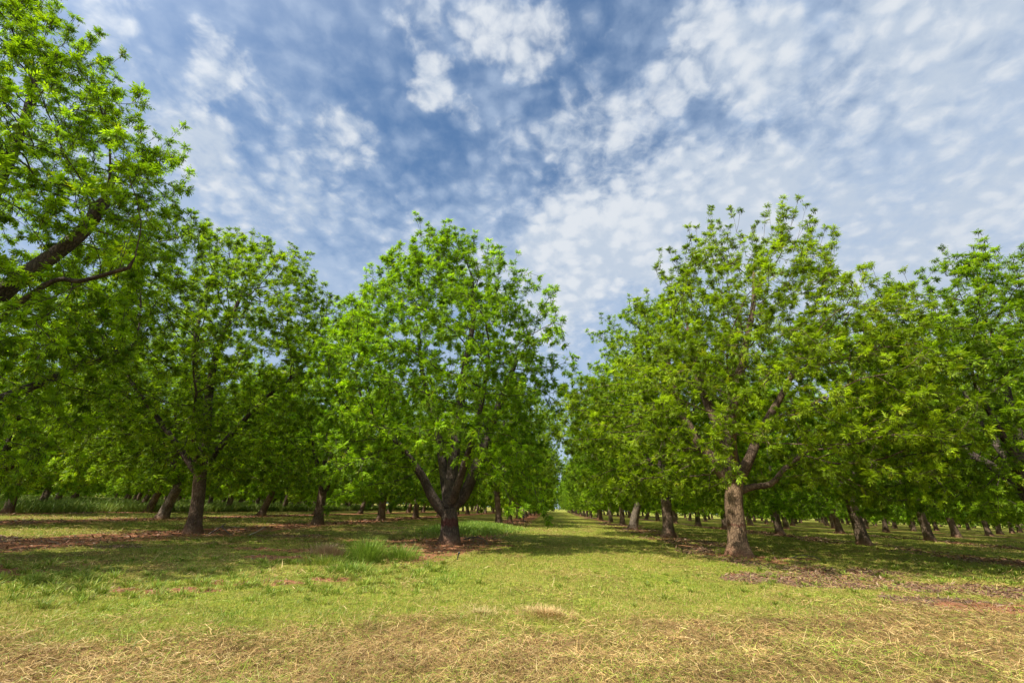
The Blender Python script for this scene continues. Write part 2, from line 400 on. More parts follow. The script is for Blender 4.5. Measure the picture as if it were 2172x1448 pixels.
def resample(pts):
    pts = np.array(pts, float)
    # Catmull-Rom
    P = np.concatenate([[2 * pts[0] - pts[1]], pts, [2 * pts[-1] - pts[-2]]]); out = []
    for i in range(1, len(P) - 2):
        n = max(2, int(np.linalg.norm(P[i + 1] - P[i]) / .05))
        t = np.linspace(0, 1, n, endpoint=False)[:, None]
        a, b, c, d = P[i - 1], P[i], P[i + 1], P[i + 2]
        out.append(.5 * (2 * b + (c - a) * t + (2 * a - 5 * b + 4 * c - d) * t ** 2 + (3 * b - a - 3 * c + d) * t ** 3))
    out.append(pts[-1:]); q = np.concatenate(out)
    s = np.concatenate([[0], np.cumsum(np.linalg.norm(np.diff(q, axis=0), axis=1))])
    n = max(2, int(round(s[-1] / STEP)) + 1); u = np.linspace(0, s[-1], n)
    return np.stack([np.interp(u, s, q[:, k]) for k in range(3)], 1)

def noise3(p, f, s):
    return (vnoise(p[:, 0] * f + p[:, 2] * f * .37, p[:, 1] * f + p[:, 2] * f * .61, s) + vnoise(p[:, 2] * f + 3.1, p[:, 0] * f - p[:, 1] * f * .5, s + 5)) * .5

def envelope(rng, n, spec):
    """Random points in an egg-shaped, lumpy crown. spec: zb, zt, R, peak (0..1 height of the widest), off (x,y at top), low, gap."""
    zb, zt, Rm, pk = spec['zb'], spec['zt'], spec['R'], spec.get('peak', .32)
    seed = spec['seed']; pts = []
    cx0, cy0 = spec.get('c', (0, 0)); ox, oy = spec.get('off', (0, 0))
    while sum(map(len, pts)) < n:
        m = n * 3
        t = rng.random(m); a = rng.uniform(0, 2 * np.pi, m)
        prof = np.where(t < pk, .80 + .20 * np.sin(np.clip(t / pk, 0, 1) * np.pi / 2), np.clip(1 - ((t - pk) / (1 - pk)) ** spec.get('pow', 2.0), 0, 1) ** spec.get('pow2', .62))
        lob = .80 + .40 * vnoise(a * 1.27 + np.cos(a) * 2, t * 4.5, seed) + .18 * (vnoise(np.cos(a) * 5 + 9, np.sin(a) * 5 + t * 9, seed + 3) - .5)
        sx = spec.get('sx', 1.0)
        rad = Rm * prof * lob
        keep = rng.random(m) < (prof * Rm) ** 2 / Rm ** 2 * .6 + .4 * prof
        q = np.where(rng.random(m) < .66, rng.uniform(.62, 1, m), np.sqrt(rng.random(m)))
        z = zb + t * (zt - zb)
        low = spec.get('low', 1.2)  # outer skirts hang lower than the inside
        z = z - (1 - np.clip(t / .25, 0, 1)) * np.clip(q - .45, 0, 1) * low
        x = cx0 + ox * t + rad * q * np.cos(a) * sx; y = cy0 + oy * t + rad * q * np.sin(a)
        P = np.stack([x, y, z], 1)
        keep &= noise3(P, .52, seed + 7) > spec.get('gap', .36) + .055
        keep &= ~((t < .16) & (q < .42))
        cl = spec.get('clear', 0)
        keep &= ~((np.abs(P[:, 0] - spec.get('clx', 0)) < spec.get('clw', 1.5)) & (P[:, 1] < 1.2) & (P[:, 2] < cl))
        tt = spec.get('thin')
        if tt: keep &= ~((P[:, 2] > tt[0] * zt) & (rng.random(m) > tt[1]))
        pts.append(P[keep])
    return np.concatenate(pts)[:n]

def grow(spec):
    rng = np.random.default_rng(spec['seed'])
    pos = []; par = []; own = []; rmin = []
    def add_line(pts, r0, r1, owner, parent):
        q = resample(pts)
        if parent >= 0: q = q[1:]
        for k, p in enumerate(q):
            pos.append(p); par.append(parent); own.append(owner); rmin.append(r0 + (r1 - r0) * (k / max(1, len(q) - 1)) ** .8)
            parent = len(pos) - 1
        return parent
    def jig(pts):
        pts = np.array(pts, float); pts[1:] += rng.normal(0, .04, pts[1:].shape); return pts
    r = spec['r']
    add_line(spec['bole'], r * 1.05, r * spec.get('top', .85), 0, -1)
    nb = len(pos)
    for i, lb in enumerate(spec['limbs']):
        pts = jig(lb[0]); A = np.array(pos[:nb])
        j = int(np.argmin(np.linalg.norm(A - pts[0], axis=1)))
        pts[0] = pos[j]
        add_line(pts, lb[1] * 1.15, lb[2] * 1.35, i + 1, j)
    na = spec.get('n', 2300)
    A = envelope(rng, na, spec)
    pos = [np.array(p) for p in pos]
    N0 = len(pos)
    P = np.array(pos); active = np.ones(na, bool)
    D = np.linalg.norm(A[:, None] - P[None], axis=2)
    # the bole itself does not sprout
    D[:, :max(1, nb - 2)] += 3.0
    near = D.argmin(1); dist = D.min(1)
    KILL, INF = .38, 3.2
    par = list(par); own = list(own)
    for it in range(90):
        act = active & (dist < INF)
        if not act.any():
            if active.any() and it < 30: INF += .6; continue
            break
        Pn = np.array(pos)
        d = norm(A[act] - Pn[near[act]])
        acc = np.zeros((len(Pn), 3)); np.add.at(acc, near[act], d)
        idx = np.unique(near[act])
        g = norm(acc[idx])
        h = np.array([Pn[par[i]] if par[i] >= 0 else Pn[i] - [0, 0, .1] for i in idx])
        prev = norm(Pn[idx] - h)
        up = np.zeros_like(g); up[:, 2] = .16
        dirn = norm(g + prev * .45 + up + rng.normal(0, .13, g.shape))
        new = Pn[idx] + dirn * STEP
        ok = []
        for k, i in enumerate(idx):
            ok.append(True)
        base = len(pos)
        # refuse twins of existing children
        childs = {}
        for k, i in enumerate(idx):
            tw = False
            for c in children.get(int(i), ()) if it else ():
                if np.linalg.norm(pos[c] - new[k]) < .12: tw = True
            if tw:
                active[(near == i) & (dist < STEP * 2.2)] = False
                ok[k] = False
        if it == 0: children = {}
        nn = []
        for k, i in enumerate(idx):
            if ok[k]:
                pos.append(new[k]); par.append(int(i)); own.append(own[int(i)]); rmin.append(0.0)
                children.setdefault(int(i), []).append(len(pos) - 1); nn.append(len(pos) - 1)
        if not nn: break
        Q = np.array([pos[i] for i in nn])
        DD = np.linalg.norm(A[:, None] - Q[None], axis=2)
        j = DD.argmin(1); m = DD[np.arange(na), j]
        b = m < dist; dist[b] = m[b]; near[b] = np.array(nn)[j[b]]
        active &= dist > KILL
        if len(pos) > 9000: break
    # whip shoots rising from the outer upper tips
    P = np.array(pos); n = len(P)
    nch = np.zeros(n, int)
    for i, p in enumerate(par):
        if p >= 0: nch[p] += 1
    tips = [i for i in range(N0, n) if nch[i] == 0]
    ws = spec.get('whip', (.35, .5, .9)); zlo = spec.get('whipz', .55) * spec['zt']
    whip_nodes = set()
    for i in tips:
        zf = (P[i][2] - zlo) / (spec['zt'] - zlo)
        if zf < 0 or rng.random() > ws[0] * (.35 + .65 * min(1, zf * 1.6)): continue
        for rep in range(1 + (rng.random() < spec.get('twin', .4))):
            L = rng.uniform(ws[1], ws[2]) * (.55 + .45 * min(1, zf + .2)); k = max(2, int(L / STEP))
            out = P[i] * [1, 1, 0]; out = out / (np.linalg.norm(out) + 1e-6)
            d = norm(np.array([0, 0, 1.0]) + out * rng.uniform(.02, .45) + rng.normal(0, .14, 3)); p = P[i]; pa = i
            for s in range(k):
                d = norm(d + rng.normal(0, .06, 3) + [0, 0, .05]); p = p + d * STEP
                pos.append(p); par.append(pa); own.append(own[i]); rmin.append(0); pa = len(pos) - 1; whip_nodes.add(pa)
    # side twigs along the thin branches
    for i in range(N0, n):
        if rng.random() > spec.get('twig', .38): continue
        d = norm(P[i] - np.array(pos[par[i]])); v = norm(rng.normal(0, 1, 3)); v = norm(v - d * d.dot(v) * .7 + [0, 0, .25] + d * .3)
        if P[i][2] + v[2] * .4 < spec['zb'] - .9: continue
        pos.append(P[i] + v * rng.uniform(.22, .5)); par.append(i); own.append(own[i]); rmin.append(0)
    P = np.array(pos); n = len(P); par = np.array(par); own = np.array(own); rmin = np.array(rmin)
    # pipe-model radii
    e = 2.25; rt = .0055
    acc = np.zeros(n); nch = np.zeros(n, int)
    for i in range(n):
        if par[i] >= 0: nch[par[i]] += 1
    for i in range(n - 1, -1, -1):
        if nch[i] == 0: acc[i] = rt ** e
        if par[i] >= 0: acc[par[i]] += acc[i]
    rad = np.maximum(acc ** (1 / e), 0)
    for i in range(n):
        if par[i] >= 0 and own[i] == own[par[i]] : rad[i] = min(rad[i], rad[par[i]])
    cap = np.where(rmin > 0, rmin, np.inf)
    rad = np.where(rmin > 0, rmin, rad)
    for i in range(n):
        if par[i] >= 0: rad[i] = min(rad[i], rad[par[i]] * .97 if rmin[i] == 0 else rad[i])
    ch = [[] for _ in range(n)]
    for i in range(n):
        if par[i] >= 0: ch[par[i]].append(i)
    return dict(P=P, par=par, own=own, rad=rad, ch=ch, nch=nch, N0=N0, nb=nb, whip=whip_nodes, rng=rng)

def tubes(T, spec, owner=None):
    """One mesh of tapering tubes over the skeleton (of one limb, or of all)."""
    P, par, rad, ch, own = T['P'], T['par'], T['rad'], T['ch'], T['own']
    V = []; Q = []; o = 0
    starts = [(-1, 0)]
    if owner is not None and owner > 0:
        starts = [(par[i], i) for i in range(len(P)) if own[i] == owner and own[par[i]] != owner]
    elif owner == 0: starts = [(-1, 0)]
    stack = list(starts)
    while stack:
        a, b = stack.pop()
        chain = [b]
        while True:
            c = [k for k in ch[chain[-1]] if owner is None or own[k] == owner]
            if not c: break
            c.sort(key=lambda k: -rad[k])
            stack += [(chain[-1], k) for k in c[1:]]
            chain.append(c[0])
        pts = P[chain]; rr = rad[chain].copy()
        if a >= 0:
            pts = np.concatenate([P[a][None], pts]); rr = np.concatenate([[min(rad[a], rr[0] * 1.12)], rr])
        if len(pts) < 2: continue
        root = a < 0
        if root:
            # finer rings on the bole so the flare and burls read
            s = np.concatenate([[0], np.cumsum(np.linalg.norm(np.diff(pts, axis=0), axis=1))]); u = np.arange(0, s[-1] + .01, .09)
            u = np.unique(np.concatenate([u, [s[-1]]]))
            pts = np.stack([np.interp(u, s, pts[:, k]) for k in range(3)], 1); rr = np.interp(u, s, rr)
            pts[0] = pts[0] - np.array([0, 0, .15])
        k = 18 if root else 10 if rr[0] > .09 else 7 if rr[0] > .04 else 5 if rr[0] > .015 else 3
        tan = norm(np.gradient(pts, axis=0))
        ref = np.array([0, 1.0, 0]) if abs(tan[0][1]) < .8 else np.array([1.0, 0, 0])
        # parallel transport
        n1 = np.zeros_like(pts); v = ref - tan[0] * ref.dot(tan[0]); n1[0] = v / np.linalg.norm(v)
        for i in range(1, len(pts)):
            v = n1[i - 1] - tan[i] * n1[i - 1].dot(tan[i]); n1[i] = v / max(1e-9, np.linalg.norm(v))
        n2 = np.cross(tan, n1)
        an = np.linspace(0, 2 * np.pi, k, endpoint=False)
        R_ = np.repeat(rr[:, None], k, 1)
        if rr[0] > .05:
            sd = spec['seed']
            A2 = np.cos(an)[None] * 1.6 + pts[:, 2:3] * .9; B2 = np.sin(an)[None] * 1.6 + pts[:, 2:3] * .55 + pts[:, :1]
            R_ = R_ * (.88 + .24 * fbm(A2 + 31, B2, sd, 3))
        if root:
            z = np.maximum(pts[:, 2:3], 0); lob = .55 + .9 * vnoise(np.cos(an)[None] * 2.2 + 7, np.sin(an)[None] * 2.2 + 0 * z, spec['seed'] + 11)
            R_ = R_ * (1 + .62 * lob * np.exp(-z / .26))
        ring = pts[:, None] + R_[..., None] * (np.cos(an)[None, :, None] * n1[:, None] + np.sin(an)[None, :, None] * n2[:, None])
        V.append(ring.reshape(-1, 3)); m = len(pts)
        i = np.arange(m * k).reshape(m, k); j = np.roll(i, -1, 1)
        Q.append((np.stack([i[:-1], j[:-1], j[1:], i[1:]], -1).reshape(-1, 4)) + o)
        o += m * k
        if rr[-1] > .03:  # close a cut end
            V.append((pts[-1] + tan[-1] * rr[-1] * .35)[None]); b0 = o - k
            Q.append(np.stack([np.arange(k) + b0, np.roll(np.arange(k), -1) + b0, np.full(k, o), np.full(k, o)], -1)); o += 1
    if not V: return None
    V = np.concatenate(V); Q = np.concatenate(Q)
    tri = Q[:, 2] == Q[:, 3]
    return V, [Q[~tri], Q[tri][:, :3]]

def leaf_template(rng, pairs, L):
    """A pinnate leaf: drooping leaflets along an arching rachis. Local x = along, z = up."""
    V = []; 
    t = np.linspace(.25, .95, pairs + 1)
    sag = rng.uniform(.25, .6)
    def rach(s): return np.array([L * s * (1 - .12 * sag * s), 0, -L * sag * s * s])
    for i, s in enumerate(t):
        b = rach(s); last = i == pairs
        for side in ((1, -1) if not last else (0,)):
            ll = L * .50 * (1 - .25 * abs(s - .65)) * rng.uniform(.85, 1.15); w = ll * rng.uniform(.34, .45)
            ang = rng.uniform(.65, 1.15) * side
            d = np.array([math.cos(ang), math.sin(ang), -rng.uniform(.35, 1.1)]); d /= np.linalg.norm(d)
            sd = np.cross(d, [0, 0, 1]); sd /= np.linalg.norm(sd); up = np.cross(sd, d)
            tip = b + d * ll + np.array([0, 0, -.10 * ll]); mid = b + d * ll * .45
            V += [b, mid + sd * w * .5 - up * .05 * ll, tip, mid - sd * w * .5 - up * .05 * ll]
    return np.array(V)

def crown(T, spec):
    rng = np.random.default_rng(spec['seed'] + 500)
    P, par, rad, nch, N0 = T['P'], T['par'], T['rad'], T['nch'], T['N0']
    n = len(P); whip = T['whip']
    org = []; dirs = []; size = []; kind = []; clus = []
    cz = spec['zt'] * .5
    depth = np.full(n, 99)
    for i in range(n - 1, -1, -1):
        if nch[i] == 0: depth[i] = 0
        if par[i] >= 0: depth[par[i]] = min(depth[par[i]], depth[i] + 1)
    dens = spec.get('dens', 1.0)
    for i in range(N0, n):
        if rad[i] > .02: continue
        d = norm(P[i] - P[par[i]]); w = i in whip
        if nch[i] == 0: m = rng.integers(11, 17)
        elif w: m = rng.integers(5, 10) if rng.random() < spec.get('whipleaf', .8) else 0
        elif depth[i] <= 1: m = rng.integers(4, 8)
        elif depth[i] <= 3: m = rng.integers(1, 4)
        else: m = int(rng.random() < .5)
        m = int(m * dens * 1.95 + rng.random())
        if m <= 0: continue
        a0 = rng.uniform(0, 6.28)
        e1 = norm(np.cross(d, [0.3, .5, .81])); e2 = np.cross(d, e1)
        for k in range(m):
            a = a0 + k * 2.4 + rng.normal(0, .3)
            o = e1 * math.cos(a) + e2 * math.sin(a)
            v = o * rng.uniform(.6, 1.0) + d * rng.uniform(.1, .9) + np.array([0, 0, rng.uniform(-.1, .45)])
            org.append(P[i] - d * STEP * rng.uniform(0, .5 if nch[i] else .3)); dirs.append(v); size.append(rng.uniform(.6, 1.4) * (.8 if w else 1)); clus.append(i)
    org = np.array(org); dirs = norm(np.array(dirs)); size = np.array(size); clus = np.array(clus); m = len(org)
    X = dirs; side = norm(np.cross(np.array([0, 0, 1.0]) + rng.normal(0, .25, (m, 3)), X)); Z = np.cross(X, side)
    per = rng.normal(0, 1, n)
    g = noise3(P, .8, spec['seed'] + 90)
    tone = per[clus] * .13 + rng.normal(0, .16, m) + (g[clus] - .5) * .5
    yel = np.clip(.50 + per[clus] * .18 + rng.normal(0, .16, m) + (g[clus] - .5) * .6, 0, 1)[:, None]
    base = (np.array([.125, .255, .008]) * (1 - yel) + np.array([.275, .430, .012]) * yel) * np.exp(tone)[:, None]
    dull = (rng.random(m) < .06)[:, None]; base = np.where(dull, base * np.array([1.25, .92, 1.6]), base)
    pick_t = rng.integers(0, 6, m); VV = []; CC = []
    pairs, LL = spec.get('pairs', 3), spec.get('leaf', .145)
    for k in range(6):
        T0 = leaf_template(rng, pairs, LL); s = pick_t == k
        if not s.any(): continue
        q = T0[None] * size[s][:, None, None]
        W = org[s][:, None] + q[..., 0:1] * X[s][:, None] + q[..., 1:2] * side[s][:, None] + q[..., 2:3] * Z[s][:, None]
        VV.append(W.reshape(-1, 3)); CC.append(np.repeat(base[s], len(T0), axis=0))
    # catkins: short olive strands hanging below the shoots
    s = rng.random(m) < spec.get('catkin', .45); o = org[s]; q = len(o)
    L = rng.uniform(.09, .17, q)[:, None]; a = rng.uniform(0, 6.28, q); off = np.stack([np.cos(a), np.sin(a), 0 * a], 1)
    o = o + off * rng.uniform(.02, .14, q)[:, None]; wd = np.stack([-np.sin(a), np.cos(a), 0 * a], 1) * .008
    dn = norm(np.array([0, 0, -1.0]) + rng.normal(0, .12, (q, 3)))
    W = np.stack([o - wd, o + dn * L * .5 - wd * 1.2, o + dn * L, o + dn * L * .5 + wd * 1.4], 1)
    VV.append(W.reshape(-1, 3)); CC.append(np.repeat(np.array([[.075, .105, .018]]) * rng.uniform(.8, 1.3, (q, 1)), 4, axis=0))
    V = np.concatenate(VV); C = np.concatenate(CC)
    return V, np.arange(len(V)).reshape(-1, 4), C

M_LEAF = mat_leaf('pecan_leaf')
M_BARK = mat_bark('pecan_bark')
M_LIMB = mat_bark('pecan_limb_bark', (.05, .038, .03), (.16, .122, .09), None, .3)  # darker than the bole: dark upper bark, with crown shade put into the colour
M_LIMB_WARM = mat_bark('pecan_limb_bark_warm', (.075, .05, .034), (.27, .185, .115), None, .4)
M_BARK_PALE = mat_bark('pecan_bark_pale', (.11, .07, .042), (.42, .275, .155), (.98, 1.04), .8)
M_BARK_LIGHT = mat_bark('pecan_bark_light', (.10, .076, .055), (.40, .32, .23), None, .7)
M_BARK_BAND = mat_bark('pecan_bark_banded', (.06, .045, .034), (.20, .15, .108), (.64, .88))

PROTO = {}
def proto(key, spec, bark=None):
    T = grow(spec); bk = bark or M_BARK
    V, F = tubes(T, spec); whole = mesh_from(key + '_trunk', V, F, None, True, [M_BARK])
    parts = []
    V, F = tubes(T, spec, 0); bole = mesh_from(key + '_bole', V, F, None, True, [bk])
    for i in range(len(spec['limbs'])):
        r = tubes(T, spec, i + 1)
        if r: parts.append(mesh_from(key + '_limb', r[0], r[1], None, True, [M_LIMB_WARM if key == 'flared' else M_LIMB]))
    V, F, C = crown(T, spec); cr = mesh_from(key + '_crown', V, [F], {'Col': C}, False, [M_LEAF])
    PROTO[key] = (whole, bole, parts, cr, spec)
    print('proto', key, 'nodes', len(T['P']), 'leaflets', len(F), 'top', V[:, 2].max(), 'x', V[:, 0].min(), V[:, 0].max())

# the near forked tree with the painted band, left of the lane
proto('forked', dict(seed=11, r=.30, top=1.0, bole=[(0, 0, 0), (-.02, 0, .6), (-.10, 0, 1.2)], limbs=[
    ([(0, 0, 1.1), (.42, .05, 1.7), (.85, .1, 2.8), (1.5, .3, 5), (2.3, .4, 7.2)], .21, .07),
    ([(-.1, 0, 1.1), (-.18, .25, 2.4), (-.1, .4, 4.6), (.05, .35, 6.6), (.35, .3, 9), (.2, .3, 11)], .24, .05),
    ([(-.1, 0, 1.0), (-.6, -.1, 1.5), (-1.3, -.25, 2.5), (-2.4, -.4, 3.7), (-3.6, -.6, 4.8)], .19, .05),
    ([(-.1, .05, 1.1), (-.5, .6, 2.5), (-1.2, 1.1, 4.6), (-2.1, 1.6, 7), (-2.6, 1.8, 9)], .19, .05),
    ([(-.05, -.05, 1.1), (.35, -.7, 2.3), (1.0, -1.6, 4.0), (1.4, -2.0, 6.2)], .15, .05)],
    clear=2.6, clw=1.2, zb=1.8, zt=12.9, R=5.3, peak=.34, c=(-.6, 0), off=(-.4, 0), n=3400, gap=.33, low=1.7, whip=(.6, .5, 1.2), whipz=.62, pow=1.75, pow2=.68, dens=1.05), M_BARK_BAND)
# the big flared tree right of the lane
proto('flared', dict(seed=23, r=.30, top=.95, bole=[(0, 0, 0), (.06, 0, .9), (.06, 0, 1.7), (.2, 0, 2.5)], limbs=[
    ([(0, 0, 2.3), (-.55, -.1, 3.2), (-1.3, .1, 5.0), (-1.9, .2, 7.6)], .19, .11),
    ([(.05, 0, 2.5), (.05, .3, 4.0), (-.4, .5, 6.2), (-.7, .5, 8.4)], .19, .11),
    ([(.05, 0, 2.5), (.35, .1, 4.5), (1.1, 0, 7.0), (1.9, .1, 9.2), (2.2, .2, 10.8)], .23, .05),
    ([(.05, 0, 2.3), (.65, -.2, 3.1), (1.3, -.3, 4.4), (2.4, -.4, 6.0), (3.4, -.4, 7.6)], .18, .05),
    ([(.1, 0, 2.1), (.7, -.05, 2.2), (1.3, -.15, 2.4), (1.9, -.2, 3.0), (2.7, -.3, 3.6)], .115, .045),
    ([(0, 0, 2.3), (.0, -1.0, 3.4), (-.4, -2.3, 4.6)], .13, .05)],
    clear=3.1, clw=1.1, thin=(.64, .40), zb=2.3, zt=12.8, R=6.2, peak=.24, c=(.5, 0), off=(1.4, 0), n=3300, gap=.34, low=1.4, whip=(.8, .7, 1.7), whipz=.5, whipleaf=.45, twin=.8, pow=1.9, pow2=.75), M_BARK_PALE)
# twin-leader tree, second row left
proto('twin', dict(seed=37, r=.235, top=.92, bole=[(0, 0, 0), (-.1, 0, 1.2), (-.35, 0, 2.6)], limbs=[
    ([(-.35, 0, 2.4), (-.85, .1, 3.6), (-1.4, .1, 5.4), (-1.9, 0, 7.4), (-2.4, .1, 9.2)], .19, .05),
    ([(-.3, 0, 2.4), (-.45, -.1, 3.8), (-.8, 0, 5.6), (-.95, 0, 7.6), (-.6, .2, 10.5)], .20, .05),
    ([(-.3, 0, 2.4), (.3, .2, 3.6), (1.5, .3, 5.2), (2.8, .4, 6.6)], .13, .04),
    ([(-.3, 0, 2.2), (-1.3, -.5, 3.4), (-2.6, -.9, 4.8), (-3.8, -1, 6)], .13, .04),
    ([(-.3, 0, 2.4), (-.1, -1.1, 3.5), (.5, -2.3, 4.8)], .12, .04)],
    clear=2.9, clw=1.4, clx=-.4, zb=2.1, zt=13.4, R=5.2, peak=.38, c=(-.6, 0), off=(-.5, 0), n=3000, gap=.35, low=1.2, whip=(.6, .5, 1.2), pow=2.4, pow2=.6))
# the big leaning tree at the left edge
proto('leaning', dict(seed=53, r=.38, top=.9, bole=[(0, 0, 0), (.1, .1, 1.2), (.35, .2, 2.4)], limbs=[
    ([(.3, .2, 2.2), (.7, .4, 3.8), (1.3, .65, 5.6), (2.15, .8, 7.1), (2.5, .9, 8.2)], .21, .10),
    ([(1.3, .6, 4.6), (2.2, .5, 5.6), (3.4, .4, 5.8), (4.6, .3, 5.9)], .075, .03),
    ([(.3, .2, 2.3), (.1, .4, 4.2), (-.2, .5, 7), (-.6, .6, 10), (-.8, .6, 12.5)], .24, .05),
    ([(.3, .2, 2.2), (-.8, .0, 3.6), (-2.4, -.3, 5.4), (-3.6, -.4, 7.4)], .18, .05),
    ([(.3, .2, 2.2), (.6, 1.4, 3.2), (1.2, 2.8, 4.4), (1.6, 3.8, 5.4)], .15, .04),
    ([(.3, .2, 2.2), (.8, -.9, 3.4), (1.6, -2.2, 4.8), (2.0, -3.0, 6.6)], .15, .04)],
    zb=1.9, zt=15.2, R=5.3, peak=.40, c=(-.9, 0), off=(-.7, 0), n=4000, gap=.37, twig=.24, low=1.2, whip=(.65, .6, 1.4), whipz=.45, pow=1.5, pow2=.78))
def generic(key, seed, lean, zt, Rm, nl=5, r=.27, n=2900, bark=None):
    g = np.random.default_rng(seed); limbs = []
    h = g.uniform(1.7, 2.5); top = np.array([lean * h, 0, h])
    for k in range(nl):
        a = k * 2 * math.pi / nl + g.uniform(-.4, .4); o = np.array([math.cos(a), math.sin(a), 0]); s = g.uniform(.7, 1.2)
        if k == 0: s = .25
        H = zt * (.8 if k == 0 else g.uniform(.42, .68))
        p0 = top - [0, 0, .2]
        limbs.append(([p0, top + o * .45 * s + [0, 0, .9], top + o * 1.3 * s + [0, 0, (H - h) * .45], top + o * 2.6 * s + [0, 0, H - h]], g.uniform(.13, .19), .045))
    proto(key, dict(seed=seed, r=r, top=.9, bole=[(0, 0, 0), (lean * h * .45, 0, h * .5), tuple(top)], limbs=limbs, zb=1.95, zt=zt, R=Rm, peak=g.uniform(.3, .4), c=(lean * 2.0, 0), n=n,
                    gap=.36, low=1.3, whip=(.55, .45, 1.1), pow=2.2, pow2=.62), bark)
generic('right_edge', 61, -.10, 10.8, 5.8, 5, .30, 3600)
generic('leaner', 67, .28, 12.6, 5.2, 5, .28, 2900, M_BARK_LIGHT)
generic('upright', 71, .0, 12.8, 5.2, 5, .26)
generic('spreading', 79, -.12, 11.8, 5.5, 6, .27)

GROUP = 'pecan trees planted in orchard rows'
def tree(key, x, y, label, rot=0., sc=(1, 1, 1), full=True):
    whole, bole, limbs, cr, spec = PROTO[key]
    r = bpy.data.objects.new('pecan_tree', None); COL.objects.link(r); r.empty_display_size = .3
    r.location = (x, y, float(height(np.array([x]), np.array([y]))[0]) - .02); r.rotation_euler = (0, 0, rot); r.scale = sc
    tag(r, label, 'tree', GROUP)
    if full:
        t = link('trunk', bole, r)
        for m in limbs: link('limb', m, t)
    else: link('trunk', whole, r)
    link('crown', cr, r)
    return r

ORD = ['first', 'second', 'third', 'fourth', 'fifth', 'sixth', 'seventh', 'eighth', 'ninth', 'tenth', 'eleventh', 'twelfth']
HERO = {
    ('L', 0, 2): ('forked', 0, 1, 'forked pecan tree with dark red painted band low on its trunk'),
    ('R', 0, 0): ('flared', 0, 1, 'pecan tree with thick pale flared trunk and bare twiggy top shoots'),
    ('L', 1, 2): ('twin', 0, 1, 'tall pecan tree whose straight dark trunk splits into two upright leaders'),
    ('L', 1, 1): ('leaning', 0, 1, 'tallest pecan tree, leaning a thick bare limb out against the sky'),
    ('R', 0, 1): ('upright', 2.1, 1.08, 'full pecan tree with pale straight trunk just beyond the flared trunk tree, beside the lane'),
    ('R', 1, 0): ('right_edge', 0, 1, 'dense round pecan tree opening the second row right of the lane, trunk out of sight'),
    ('L', 2, 3): ('leaner', 0, 1, 'pecan tree with pale leaning trunk behind the two-leader tree'),
    ('R', 1, 1): ('spreading', 0, 1.04, 'pecan tree with dark slanting trunk just behind the flared trunk tree'),
}
rng = np.random.default_rng(99)
keys_all = ['upright', 'spreading', 'leaner', 'forked', 'twin', 'flared', 'right_edge', 'upright', 'spreading']
n_tree = 0
for side in 'LR':
    for i in range(9 if side == 'L' else 8):
        rowname = ('%s row %s of the grass lane' % (['nearest', 'second', 'third', 'fourth', 'fifth', 'sixth', 'seventh', 'eighth', 'ninth'][i], 'left' if side == 'L' else 'right'))
        count = 0
        for k in range(0, 22 if i == 0 else 17 if i < 3 else 14):
            if side == 'L' and (k < 1 or (i == 0 and k in (1, 3))): continue
            x = (-3.77 - 10 * i) if side == 'L' else 6.29 + 10 * i
            y = (-2.3 + 10 * k) if side == 'L' else 17.68 + 10 * k - .07 * i
            h = HERO.get((side, i, k))
            if not h: x += rng.normal(0, .18) + (0 if i or k < 3 else .45 if side == 'R' else -.45); y += rng.normal(0, .3)
            p = [q for q in (project(x, y, z) for z in (0, 4, 8, 12)) if q]
            m = 5.5 * F_PX / max(3, math.hypot(x, y) * .9)
            if not p or max(q[0] for q in p) < -m or min(q[0] for q in p) > 2172 + m: continue
            d = math.hypot(x, y)
            if h:
                tree(h[0], x, y, h[3], h[1], (h[2],) * 3)
            else:
                key = keys_all[rng.integers(len(keys_all))]
                if side == 'L' and i >= 2 and rng.random() < .6: key = 'leaner'; rot = rng.normal(0, .5)
                elif side == 'R' and i >= 1 and rng.random() < .5: key = 'spreading'; rot = rng.normal(0, .6)
                else: rot = rng.uniform(0, 6.28)
                if d < 60 and key in ('forked', 'flared'): key = 'upright'
                s = rng.uniform(.9, 1.05); f = -1 if rng.random() < 0 else 1
                kk = count
                if kk < len(ORD) and d < 95: lab = '%s pecan tree back along the %s' % (ORD[kk], rowname)
                else: lab = 'small distant pecan tree far back in the %s' % rowname
                w = .90 if i == 0 and k > 2 else 1.0
                tree(key, x, y, lab, rot, (s * w, s * w, s * rng.uniform(.93, 1.05)), d < 42)
            n_tree += 1; count += 1
print('trees', n_tree)

